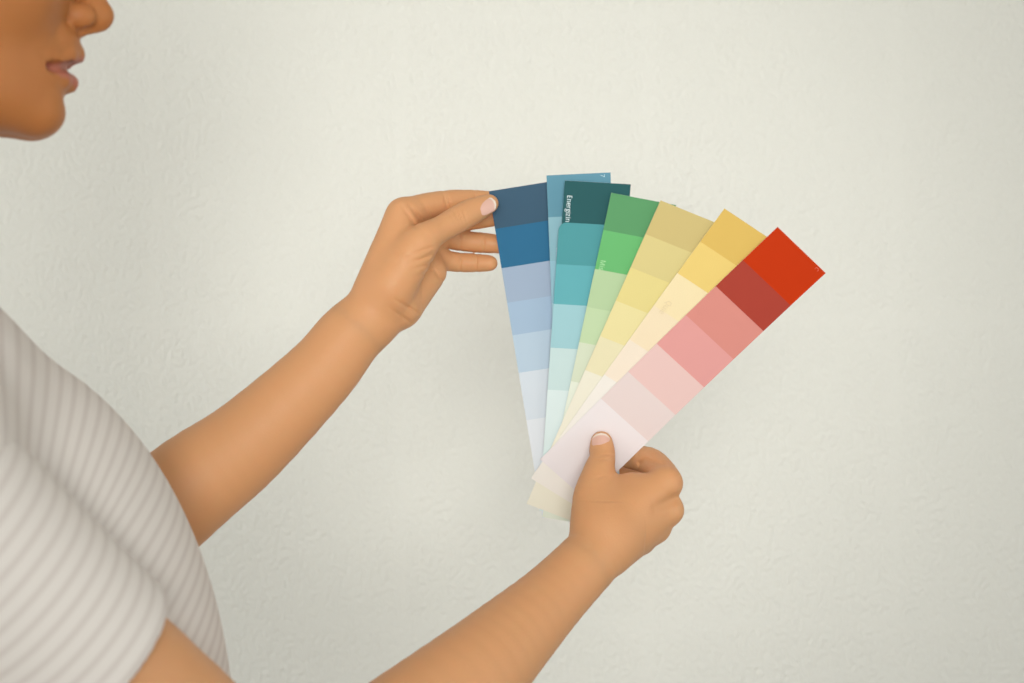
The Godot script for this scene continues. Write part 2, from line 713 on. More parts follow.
func swatches() -> void:
	card_grain = noise_tex(noise(0.11, 3, 21), 256)
	lettering_font = SystemFont.new()
	lettering_font.font_weight = 400
	lettering_font.font_names = PackedStringArray(["Droid Sans"])
	strip(Transform3D(Vector3(0.9875, 0.1537, 0.0355), Vector3(-0.1578, 0.9622, 0.2221), Vector3(-0.0000, -0.2250, 0.9744), Vector3(0.0479, 1.1591, 0.1353)), 0.0466, 0.2715, 0.0000, 0.0000, "paint strip of navy and sky blues pinched between thumb and finger", [
		[0.2715, 0.2417, Color8(65, 92, 112), "navy"],
		[0.2417, 0.2101, Color8(51, 108, 143), "strong blue"],
		[0.2101, 0.1820, Color8(159, 175, 195), "blue grey"],
		[0.1820, 0.1553, Color8(163, 185, 206), "light blue"],
		[0.1553, 0.1241, Color8(183, 201, 215), "pale blue"],
		[0.1241, 0.0842, Color8(210, 217, 223), "icy blue white"],
		[0.0842, 0.0000, Color8(222, 225, 228), "bluish white"]], [])
	strip(Transform3D(Vector3(0.9989, 0.0451, 0.0113), Vector3(-0.0465, 0.9693, 0.2414), Vector3(-0.0000, -0.2417, 0.9704), Vector3(0.0638, 1.1667, 0.1381)), 0.0493, 0.2711, 0.0020, 0.0000, "paint strip of dusty teal blues, half hidden beside the dark teal strip", [
		[0.2711, 0.2385, Color8(101, 148, 165), "dusty blue"],
		[0.2385, 0.2038, Color8(143, 183, 193), "light dusty blue"],
		[0.2038, 0.1701, Color8(151, 191, 204), "pale blue"],
		[0.1701, 0.1359, Color8(171, 202, 212), "paler blue"],
		[0.1359, 0.1012, Color8(195, 216, 220), "icy blue"],
		[0.1012, 0.0000, Color8(218, 228, 228), "bluish white"]], [["Wind", 0.0068, 0.0565, 0.0035, Color8(200, 208, 220)], ["7", 0.0430, 0.0010, 0.0030, Color8(215, 232, 236)]])
	strip(Transform3D(Vector3(0.9983, -0.0564, -0.0151), Vector3(0.0584, 0.9644, 0.2578), Vector3(0.0000, -0.2583, 0.9661), Vector3(0.0487, 1.1603, 0.1375)), 0.0528, 0.2723, 0.0040, 0.0022, "paint strip of dark teal and turquoise with white vertical lettering", [
		[0.2723, 0.2397, Color8(47, 91, 93), "dark teal"],
		[0.2397, 0.2065, Color8(83, 152, 156), "teal"],
		[0.2065, 0.1744, Color8(101, 172, 178), "turquoise"],
		[0.1744, 0.1386, Color8(159, 200, 205), "pale turquoise"],
		[0.1386, 0.1037, Color8(198, 218, 215), "icy turquoise"],
		[0.1037, 0.0000, Color8(216, 229, 226), "greenish white"]], [["Energizin", 0.0066, 0.0110, 0.0037, Color8(230, 242, 242)]])
	strip(Transform3D(Vector3(0.9822, -0.1814, -0.0486), Vector3(0.1878, 0.9490, 0.2532), Vector3(0.0002, -0.2578, 0.9662), Vector3(0.0495, 1.1521, 0.1362)), 0.0506, 0.2727, 0.0070, 0.0000, "paint strip of leaf greens fading to pale green", [
		[0.2727, 0.2432, Color8(95, 153, 103), "leaf green"],
		[0.2432, 0.2117, Color8(108, 182, 113), "bright green"],
		[0.2117, 0.1805, Color8(181, 204, 159), "pale green"],
		[0.1805, 0.1512, Color8(192, 212, 169), "paler green"],
		[0.1512, 0.1182, Color8(211, 218, 192), "grey green"],
		[0.1182, 0.0000, Color8(226, 230, 212), "greenish white"]], [["Mis", 0.0048, 0.0528, 0.0038, Color8(175, 222, 165)]])
	strip(Transform3D(Vector3(0.9270, -0.3623, -0.0971), Vector3(0.3751, 0.8958, 0.2383), Vector3(0.0006, -0.2574, 0.9663), Vector3(0.0353, 1.1587, 0.1388)), 0.0507, 0.2706, 0.0100, 0.0000, "paint strip of khaki and soft yellow tones", [
		[0.2706, 0.2421, Color8(204, 183, 122), "khaki"],
		[0.2421, 0.2135, Color8(216, 199, 136), "light khaki"],
		[0.2135, 0.1846, Color8(226, 209, 139), "soft yellow"],
		[0.1846, 0.1532, Color8(231, 217, 159), "pale yellow"],
		[0.1532, 0.1230, Color8(230, 220, 181), "cream yellow"],
		[0.1230, 0.0000, Color8(234, 228, 208), "cream"]], [])
	strip(Transform3D(Vector3(0.8356, -0.5306, -0.1422), Vector3(0.5493, 0.8078, 0.2141), Vector3(0.0013, -0.2570, 0.9664), Vector3(0.0365, 1.1758, 0.1443)), 0.0509, 0.2666, 0.0130, 0.0000, "paint strip of golden yellow fading to cream", [
		[0.2666, 0.2353, Color8(219, 182, 97), "golden yellow"],
		[0.2353, 0.2052, Color8(232, 201, 119), "yellow"],
		[0.2052, 0.1738, Color8(240, 220, 175), "pale yellow"],
		[0.1738, 0.1403, Color8(239, 219, 185), "light cream"],
		[0.1403, 0.1054, Color8(239, 223, 202), "peach cream"],
		[0.1054, 0.0000, Color8(237, 230, 220), "off white"]], [["Quie", 0.0085, 0.0830, 0.0042, Color8(226, 205, 165)]])
	strip(Transform3D(Vector3(0.7320, -0.6581, -0.1764), Vector3(0.6813, 0.7078, 0.1865), Vector3(0.0021, -0.2567, 0.9665), Vector3(0.0420, 1.1876, 0.1484)), 0.0528, 0.2634, 0.0160, 0.0000, "paint strip of red, maroon and pinks lying on top of the fan", [
		[0.2634, 0.2271, Color8(195, 55, 14), "red"],
		[0.2271, 0.1982, Color8(171, 67, 53), "maroon"],
		[0.1982, 0.1659, Color8(216, 141, 129), "rose pink"],
		[0.1659, 0.1335, Color8(224, 157, 151), "pink"],
		[0.1335, 0.1015, Color8(230, 194, 187), "pale pink"],
		[0.1015, 0.0706, Color8(227, 209, 204), "greyish pink"],
		[0.0706, 0.0000, Color8(233, 224, 223), "pinkish white"]], [["C", 0.0455, 0.0012, 0.0030, Color8(225, 120, 105)]])

# ------------------------------------------------------------------ person
func skin_material() -> StandardMaterial3D:
	var m := plain(Color.WHITE, 0.5)
	m.vertex_color_use_as_albedo = true
	m.metallic_specular = 0.4
	m.subsurf_scatter_enabled = true
	m.subsurf_scatter_strength = 0.12
	m.heightmap_enabled = true
	m.heightmap_texture = noise_tex(noise(0.16, 3, 9, FastNoiseLite.TYPE_CELLULAR), 512)
	m.heightmap_scale = 0.012
	m.uv1_triplanar = true
	m.uv1_world_triplanar = true
	m.uv1_scale = Vector3.ONE * 9.0
	return m

func nail(parent: Node, at: Vector3, along: Vector3, out_dir: Vector3, length: float, width: float, mat: Material) -> void:
	var y := along.normalized()
	var z := (out_dir - y * out_dir.dot(y)).normalized()
	var x := y.cross(z)
	var s := Surf.new()
	var nu := 12
	var nv := 16
	for j in nv + 1:
		var b := -1.0 + 2.0 * j / nv
		var half := 1.0
		if b > 0.35: half = sqrt(maxf(0.0, 1.0 - pow((b - 0.35) / 0.65, 2.2)))
		if b < -0.5: half = sqrt(maxf(0.0, 1.0 - 0.55 * pow((-0.5 - b) / 0.5, 2.0)))
		half = maxf(half, 0.03)
		for i in nu + 1:
			var a := (-1.0 + 2.0 * i / nu)
			var xx := a * half * width / 2
			var edge := maxf(absf(a), maxf(absf(b) * 0.98, 0.0))
			var drop := xx * xx / width * 1.15 + b * b * length * 0.035 + (0.0009 if edge > 0.95 else 0.0)
			s.verts.append(at + x * xx + y * (b * length / 2) - z * drop)
			s.norms.append((z + x * (xx / width * 2.3) + y * (b * 0.14)).normalized())
			var tip := smoothstep(0.62, 0.72, b + 0.10 * a * a)
			s.cols.append(Color(0.70, 0.415, 0.325).lerp(Color(0.80, 0.68, 0.58), tip))
	for j in nv:
		for i in nu:
			var q := j * (nu + 1) + i
			s.quad(q, q + nu + 1, q + nu + 2, q + 1, false)
	put("fingernail", s.build(), mat, parent)

func person() -> void:
	var root := Node3D.new()
	root.name = "person"
	add_child(root)
	tag(root, "person in a white striped t-shirt holding up paint strips with both hands", "person")
	var body := Surf.new()
	var cloth := Coat.new()
	var skin := BodySkin.new()
	var head_skin := ShadedFaceSkin.new()

	# ---- left arm and hand (the farther arm)
	var lw := Vector3(-0.1102, 1.3155, 0.2270)
	var le := Vector3(-0.2884, 1.1461, 0.2800)
	var ldir := (lw - Vector3(-0.1444, 1.2757, 0.2360)).normalized()
	var lcut := lw - ldir * 0.012
	var f := Field.new(Vector3(-0.1566, 1.2800, 0.1400), Vector3(0.0101, 1.4276, 0.2780), 0.00115)
	left_arm(f)
	left_hand(f)
	f.mesh(body, skin, lcut, ldir)
	f = Field.new(Vector3(-0.57, 1.06, 0.14), Vector3(-0.06, 1.36, 0.40), 0.0035)
	left_arm(f)
	left_hand(f)
	f.mesh(body, skin, lcut + ldir * 0.007, -ldir)

	# ---- right arm and hand (the nearer arm)
	var rw := Vector3(0.0588, 1.1360, 0.2278)
	var rdir := (rw - Vector3(0.0295, 1.1111, 0.2527)).normalized()
	var rcut := rw - rdir * 0.012
	f = Field.new(Vector3(0.0302, 1.0778, 0.1052), Vector3(0.1367, 1.2478, 0.2766), 0.00115)
	right_arm(f)
	right_hand(f)
	f.mesh(body, skin, rcut, rdir)
	f = Field.new(Vector3(-0.39, 0.93, 0.18), Vector3(0.10, 1.30, 0.63), 0.0035)
	right_arm(f)
	right_hand(f)
	f.mesh(body, skin, rcut + rdir * 0.007, -rdir)

	# ---- head and neck
	var yaw := deg_to_rad(24.0)
	var hb := Basis(Vector3(cos(yaw), 0, -sin(yaw)), Vector3.UP, Vector3(sin(yaw), 0, cos(yaw)))
	var ho := Vector3(-0.2920, 1.4718, 0.4070)
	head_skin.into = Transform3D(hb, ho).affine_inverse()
	f = Field.new(ho + Vector3(-0.22, -0.16, -0.13), ho + Vector3(0.07, 0.22, 0.17), 0.0024)
	head(f, ho, hb)
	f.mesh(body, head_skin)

	# ---- trunk and legs (under the clothes)
	var m := Vector3(-0.378, 1.25, 0.435)
	var ft := Vector3(0.80, 0, -0.60)
	var rt := Vector3(0.60, 0, 0.80)
	var up := Vector3.UP
	var tb := Basis(ft, up, rt)
	f = Field.new(Vector3(-0.75, 0.0, 0.12), Vector3(-0.10, 1.40, 0.76), 0.012)
	f.cone(m - rt * 0.12 - ft * 0.02, 0.036, m + rt * 0.12 - ft * 0.02, 0.036, 0.02)
	f.cone(m + ft * -0.004 + up * 0.09, 0.05, m, 0.06, 0.03)
	f.egg(m + ft * 0.02 - up * 0.20, tb, Vector3(0.12, 0.20, 0.130), 0.02)
	f.egg(m - up * 0.42, tb, Vector3(0.115, 0.18, 0.15), 0.05)
	for sgn in [-1.0, 1.0]:
		f.cone(m + rt * 0.085 * sgn - up * 0.46, 0.08, m + rt * 0.09 * sgn - up * 0.78 + ft * 0.01, 0.055, 0.03)
		f.cone(m + rt * 0.09 * sgn - up * 0.78 + ft * 0.01, 0.055, m + rt * 0.095 * sgn - up * 1.17, 0.036, 0.02)
	f.mesh(body, skin)
	var sk := skin_material()
	var bo := put("body", body.build(), sk, root)
	bo.set_meta("label", "tanned skin of the arms, hands and face, the face colour darkened as shade")

	var nm := plain(Color.WHITE, 0.28)
	nm.vertex_color_use_as_albedo = true
	nm.metallic_specular = 0.5
	nail(bo, Vector3(-0.0191, 1.4055, 0.2128), Vector3(-0.0115, 1.4096, 0.2060) - Vector3(-0.0282, 1.4006, 0.2160), Vector3(-0.05, 0.24, 0.97), 0.0165, 0.0125, nm)
	nail(bo, Vector3(0.0707, 1.2214, 0.1773), Vector3(0.0, 0.87, -0.48), Vector3(0.0, 0.48, 0.87), 0.0156, 0.0150, nm)

	# ---- eyes, brows and hair
	var white := plain(Color8(232, 228, 222), 0.2)
	var iris := plain(Color8(62, 38, 22), 0.15)
	for sgn in [-1.0, 1.0]:
		var ball := SphereMesh.new()
		ball.radius = 0.0125
		ball.height = 0.025
		var e := put("eye", ball, white, root)
		e.position = ho + hb * Vector3(-0.0115, 0.070, 0.031 * sgn)
		var ir := SphereMesh.new()
		ir.radius = 0.0062
		ir.height = 0.0124
		var ie := put("iris", ir, iris, e)
		ie.position = hb * Vector3(0.0072, -0.002, 0.0)
		f = Field.new(ho + hb * Vector3(-0.005, 0.09, 0.032 * sgn) - Vector3.ONE * 0.04, ho + hb * Vector3(-0.005, 0.09, 0.032 * sgn) + Vector3.ONE * 0.04, 0.0025)
		f.cone(ho + hb * Vector3(0.012, 0.092, 0.014 * sgn), 0.004, ho + hb * Vector3(0.004, 0.098, 0.034 * sgn), 0.004, 0.003)
		f.cone(ho + hb * Vector3(0.004, 0.098, 0.034 * sgn), 0.004, ho + hb * Vector3(-0.012, 0.093, 0.050 * sgn), 0.003, 0.003)
		var bs := Surf.new()
		f.mesh(bs, cloth)
		put("eyebrow", bs.build(), plain(Color8(45, 30, 22), 0.7), root)
	f = Field.new(ho + Vector3(-0.30, -0.02, -0.15), ho + Vector3(0.06, 0.25, 0.20), 0.006)
	f.egg(ho + hb * Vector3(-0.085, 0.105, 0), hb, Vector3(0.100, 0.096, 0.081), 0.01)
	f.egg(ho + hb * Vector3(-0.200, 0.130, 0), hb, Vector3(0.045, 0.045, 0.050), 0.02)
	f.egg(ho + hb * Vector3(0.012, 0.075, 0), hb, Vector3(0.065, 0.075, 0.090), 0.01, true)
	f.egg(ho + hb * Vector3(-0.060, 0.000, 0), hb, Vector3(0.085, 0.075, 0.100), 0.01, true)
	var hs := Surf.new()
	f.mesh(hs, cloth)
	var hairm := plain(Color8(38, 26, 20), 0.55)
	put("hair", hs.build(), hairm, root)

	# ---- clothes
	shirt(root, m, tb)
	var s2 := Surf.new()
	f = Field.new(Vector3(-0.75, 0.03, 0.12), Vector3(-0.05, 1.0, 0.76), 0.012)
	f.egg(m - up * 0.40, tb, Vector3(0.128, 0.17, 0.165), 0.05)
	for sgn in [-1.0, 1.0]:
		f.cone(m + rt * 0.085 * sgn - up * 0.44, 0.092, m + rt * 0.09 * sgn - up * 0.78 + ft * 0.01, 0.072, 0.03)
		f.cone(m + rt * 0.09 * sgn - up * 0.78 + ft * 0.01, 0.072, m + rt * 0.095 * sgn - up * 1.17, 0.055, 0.02)
	f.slice(Vector3(0, 0.07, 0), Vector3.DOWN, 0.01)
	f.mesh(s2, cloth)
	put("trousers", s2.build(), plain(Color8(70, 84, 108), 0.9), root)
	for sgn in [-1.0, 1.0]:
		var s3 := Surf.new()
		var at: Vector3 = m + rt * 0.097 * sgn
		at.y = 0.0
		f = Field.new(at + Vector3(-0.25, -0.02, -0.25), at + Vector3(0.25, 0.12, 0.25), 0.008)
		f.egg(at + ft * 0.05 + up * 0.035, tb, Vector3(0.130, 0.045, 0.045), 0.01)
		f.cone(at + up * 0.035, 0.044, at + up * 0.075, 0.046, 0.02)
		f.slice(Vector3(0, 0.002, 0), Vector3.DOWN, 0.004)
		f.mesh(s3, cloth)
		put("shoe", s3.build(), plain(Color8(225, 222, 215), 0.6), root)

func left_arm(f: Field) -> void:
	f.cone(Vector3(-0.4699, 1.2788, 0.3100), 0.050, Vector3(-0.2884, 1.1461, 0.2800), 0.041, 0.004)
	f.limb([Vector3(-0.3195, 1.1244, 0.2950), 0.042, Vector3(-0.2884, 1.1490, 0.2800), 0.0405, Vector3(-0.2329, 1.1960, 0.2620), 0.0368, Vector3(-0.1957, 1.2251, 0.2500), 0.0328, Vector3(-0.1444, 1.2757, 0.2360), 0.0272, Vector3(-0.1234, 1.3026, 0.2300), 0.0250, Vector3(-0.1051, 1.3200, 0.2250), 0.0234, Vector3(-0.0970, 1.3315, 0.2220), 0.0225], 0.0008)

func left_hand(f: Field) -> void:
	# wrist and palm
	f.limb([Vector3(-0.1024, 1.3290, 0.2290), 0.0185, Vector3(-0.0937, 1.3600, 0.2260), 0.0150, Vector3(-0.0831, 1.3972, 0.2160), 0.0112], 0.006)
	f.cone(Vector3(-0.0957, 1.3330, 0.2200), 0.0180, Vector3(-0.0744, 1.3903, 0.1980), 0.0115, 0.008)
	f.cone(Vector3(-0.0900, 1.3317, 0.2150), 0.0170, Vector3(-0.0665, 1.3786, 0.1880), 0.0110, 0.008)
	f.cone(Vector3(-0.0855, 1.3286, 0.2140), 0.0155, Vector3(-0.0598, 1.3657, 0.1810), 0.0100, 0.008)
	f.cone(Vector3(-0.0845, 1.3255, 0.2180), 0.0140, Vector3(-0.0638, 1.3533, 0.1940), 0.0125, 0.008)
	f.cone(Vector3(-0.0913, 1.3370, 0.2360), 0.0150, Vector3(-0.0714, 1.3687, 0.2320), 0.0140, 0.010)
	f.cone(Vector3(-0.0853, 1.3230, 0.2260), 0.0085, Vector3(-0.0808, 1.3253, 0.2260), 0.0080, 0.006)
	f.fingers_begin()
	# thumb
	f.finger_begin()
	f.limb([Vector3(-0.0881, 1.3444, 0.2380), 0.0150, Vector3(-0.0688, 1.3736, 0.2370), 0.0122, Vector3(-0.0543, 1.3845, 0.2270), 0.0098, Vector3(-0.0382, 1.3951, 0.2140), 0.0102, Vector3(-0.0277, 1.4015, 0.2065), 0.0092, Vector3(-0.0174, 1.4067, 0.2005), 0.0070], 0.0012)
	f.finger_end(0.008)
	# index finger
	f.finger_begin()
	f.limb([Vector3(-0.0831, 1.3972, 0.2160), 0.0112, Vector3(-0.0663, 1.4041, 0.2040), 0.0100, Vector3(-0.0490, 1.4082, 0.1930), 0.0094, Vector3(-0.0383, 1.4099, 0.1875), 0.0084, Vector3(-0.0275, 1.4103, 0.1835), 0.0083, Vector3(-0.0086, 1.4105, 0.1820), 0.0066], 0.0012)
	f.finger_end(0.006)
	# middle finger
	f.finger_begin()
	f.limb([Vector3(-0.0736, 1.3903, 0.1980), 0.0108, Vector3(-0.0564, 1.3944, 0.1860), 0.0095, Vector3(-0.0434, 1.3958, 0.1790), 0.0092, Vector3(-0.0222, 1.3985, 0.1745), 0.0084, Vector3(-0.0016, 1.4008, 0.1760), 0.0070], 0.0012)
	f.finger_end(0.006)
	# ring finger
	f.finger_begin()
	f.limb([Vector3(-0.0657, 1.3794, 0.1880), 0.0102, Vector3(-0.0537, 1.3825, 0.1780), 0.0088, Vector3(-0.0420, 1.3809, 0.1720), 0.0086, Vector3(-0.0318, 1.3791, 0.1700), 0.0077, Vector3(-0.0215, 1.3783, 0.1700), 0.0078, Vector3(-0.0024, 1.3765, 0.1720), 0.0064], 0.0012)
	f.finger_end(0.004)
	# little finger
	f.finger_begin()
	f.limb([Vector3(-0.0590, 1.3657, 0.1810), 0.0094, Vector3(-0.0498, 1.3636, 0.1760), 0.0076, Vector3(-0.0404, 1.3626, 0.1730), 0.0074, Vector3(-0.0278, 1.3623, 0.1720), 0.0069, Vector3(-0.0174, 1.3620, 0.1740), 0.0060], 0.0012)
	f.finger_end(0.004)
	f.fingers_done()
	# creases of the joints, the web and the wrist
	f.line(Vector3(-0.0534, 1.4172, 0.2000), Vector3(-0.0487, 1.3971, 0.2000), 0.0011, 0.0009)
	f.line(Vector3(-0.0511, 1.4172, 0.2000), Vector3(-0.0456, 1.3986, 0.2000), 0.0010, 0.0007)
	f.line(Vector3(-0.0296, 1.4188, 0.1920), Vector3(-0.0288, 1.4071, 0.1920), 0.0010, 0.0009)
	f.line(Vector3(-0.0402, 1.3895, 0.1790), Vector3(-0.0410, 1.3721, 0.1790), 0.0012, 0.0011)
	f.line(Vector3(-0.0221, 1.3865, 0.1770), Vector3(-0.0229, 1.3699, 0.1770), 0.0011, 0.0009)
	f.line(Vector3(-0.0402, 1.3706, 0.1780), Vector3(-0.0410, 1.3540, 0.1780), 0.0011, 0.0011)
	f.line(Vector3(-0.0276, 1.3706, 0.1780), Vector3(-0.0284, 1.3540, 0.1780), 0.0010, 0.0009)
	for i in 3:
		f.line(Vector3(-0.0439, 1.3987, 0.2240) + Vector3(0.0034 * i, 0.0004 * i, 0), Vector3(-0.0393, 1.3897, 0.2240) + Vector3(0.0026 * i, -0.0002 * i, 0), 0.0010, 0.0006)
	for i in 7:
		f.line(Vector3(-0.0777, 1.3633, 0.2480) + Vector3(0.0020 * i, -0.0052 * i, 0), Vector3(-0.0535, 1.3724, 0.2440) + Vector3(-0.0016 * i, -0.0062 * i, 0.0), 0.0010, 0.0008)
	f.line(Vector3(-0.0695, 1.3588, 0.2480), Vector3(-0.0564, 1.3679, 0.2440), 0.0010, 0.0008)
	f.line(Vector3(-0.0488, 1.3740, 0.2320), Vector3(-0.0612, 1.3555, 0.2260), 0.0016, 0.0020)
	f.line(Vector3(-0.0617, 1.3576, 0.2160), Vector3(-0.0523, 1.3450, 0.2060), 0.0013, 0.0014)
	f.line(Vector3(-0.0861, 1.3308, 0.2450), Vector3(-0.0671, 1.3190, 0.2400), 0.0013, 0.0012)
	f.line(Vector3(-0.0905, 1.3249, 0.2450), Vector3(-0.0729, 1.3115, 0.2420), 0.0013, 0.0010)
	# the fold of the web between thumb and index finger, the tendons at the first knuckle
	f.crease(Vector3(-0.0663, 1.3901, 0.2280), Vector3(-0.0504, 1.3997, 0.2140), 0.0022, 0.0034)
	f.line(Vector3(-0.0779, 1.4033, 0.2240), Vector3(-0.0673, 1.3904, 0.2240), 0.0016, 0.0018)
	f.line(Vector3(-0.0831, 1.4023, 0.2260), Vector3(-0.0715, 1.3854, 0.2300), 0.0018, 0.0014)
	f.line(Vector3(-0.0679, 1.4057, 0.2150), Vector3(-0.0618, 1.3950, 0.2150), 0.0014, 0.0012)

func right_arm(f: Field) -> void:
	f.limb([Vector3(-0.3211, 1.2212, 0.5600), 0.0470, Vector3(-0.2374, 1.1236, 0.5000), 0.0430, Vector3(-0.1716, 1.0451, 0.4500), 0.0400, Vector3(-0.1366, 1.0086, 0.4250), 0.0385], 0.001)
	f.limb([Vector3(-0.1481, 1.0060, 0.4300), 0.0375, Vector3(-0.1151, 1.0188, 0.4005), 0.0397, Vector3(-0.0772, 1.0391, 0.3620), 0.0390, Vector3(-0.0324, 1.0656, 0.3211), 0.0361, Vector3(-0.0028, 1.0870, 0.2886), 0.0310, Vector3(0.0294, 1.1114, 0.2547), 0.0255, Vector3(0.0619, 1.1387, 0.2257), 0.0231, Vector3(0.0730, 1.1505, 0.2184), 0.0223], 0.0008)

func right_hand(f: Field) -> void:
	# back of the hand
	f.cone(Vector3(0.0700, 1.1519, 0.2174), 0.0192, Vector3(0.1182, 1.1892, 0.1945), 0.0125, 0.010)
	f.cone(Vector3(0.0731, 1.1489, 0.2174), 0.0187, Vector3(0.1216, 1.1686, 0.1914), 0.0116, 0.010)
	f.cone(Vector3(0.0740, 1.1440, 0.2153), 0.0177, Vector3(0.1120, 1.1539, 0.1862), 0.0116, 0.010)
	f.cone(Vector3(0.0726, 1.1399, 0.2132), 0.0161, Vector3(0.1008, 1.1429, 0.1800), 0.0109, 0.010)
	f.cone(Vector3(0.0674, 1.1572, 0.2111), 0.0192, Vector3(0.0952, 1.1810, 0.1903), 0.0171, 0.010)
	f.fingers_begin()
	# thumb
	f.finger_begin()
	f.limb([Vector3(0.0673, 1.1605, 0.2132), 0.0182, Vector3(0.0617, 1.1777, 0.2028), 0.0148, Vector3(0.0673, 1.1963, 0.1872), 0.0121, Vector3(0.0712, 1.2071, 0.1758), 0.0100, Vector3(0.0715, 1.2137, 0.1696), 0.0096, Vector3(0.0715, 1.2201, 0.1644), 0.0083], 0.0012)
	f.finger_end(0.012)
	# index finger
	f.finger_begin()
	f.limb([Vector3(0.1205, 1.1900, 0.1945), 0.0123, Vector3(0.1173, 1.1973, 0.1727), 0.0116, Vector3(0.1097, 1.2040, 0.1529), 0.0108, Vector3(0.0907, 1.2056, 0.1279), 0.0088, Vector3(0.0724, 1.2091, 0.1300), 0.0071], 0.0012)
	f.finger_end(0.004)
	f.finger_begin()
	f.limb([Vector3(0.1216, 1.1686, 0.1914), 0.0116, Vector3(0.1197, 1.1735, 0.1654), 0.0102, Vector3(0.1173, 1.1782, 0.1336), 0.0098, Vector3(0.0996, 1.1851, 0.1201), 0.0087, Vector3(0.0794, 1.1904, 0.1243), 0.0073], 0.0012)
	f.finger_end(0.004)
	f.finger_begin()
	f.limb([Vector3(0.1120, 1.1539, 0.1862), 0.0112, Vector3(0.1107, 1.1576, 0.1592), 0.0096, Vector3(0.1069, 1.1614, 0.1305), 0.0089, Vector3(0.0928, 1.1669, 0.1212), 0.0081, Vector3(0.0777, 1.1723, 0.1248), 0.0071], 0.0012)
	f.finger_end(0.004)
	f.finger_begin()
	f.limb([Vector3(0.1008, 1.1429, 0.1800), 0.0102, Vector3(0.0981, 1.1453, 0.1571), 0.0083, Vector3(0.0937, 1.1468, 0.1316), 0.0077, Vector3(0.0826, 1.1517, 0.1253), 0.0071, Vector3(0.0725, 1.1562, 0.1284), 0.0062], 0.0012)
	f.finger_end(0.004)
	f.fingers_done()
	# knuckle hollows and thumb creases
	f.crease(Vector3(0.1268, 1.1790, 0.2007), Vector3(0.1072, 1.1733, 0.2111), 0.0055, 0.0022)
	f.crease(Vector3(0.1179, 1.1599, 0.1966), Vector3(0.0997, 1.1600, 0.2091), 0.0050, 0.0014)
	f.line(Vector3(0.0620, 1.2101, 0.1841), Vector3(0.0800, 1.2117, 0.1841), 0.0012, 0.0010)
	f.line(Vector3(0.0619, 1.2072, 0.1862), Vector3(0.0799, 1.2087, 0.1862), 0.0011, 0.0008)
	f.line(Vector3(0.0620, 1.1943, 0.1987), Vector3(0.0728, 1.1966, 0.1987), 0.0011, 0.0006)
	f.line(Vector3(0.0971, 1.1986, 0.1779), Vector3(0.1075, 1.2063, 0.1758), 0.0016, 0.0018)
	f.line(Vector3(0.1059, 1.2055, 0.1758), Vector3(0.1191, 1.2041, 0.1862), 0.0016, 0.0014)

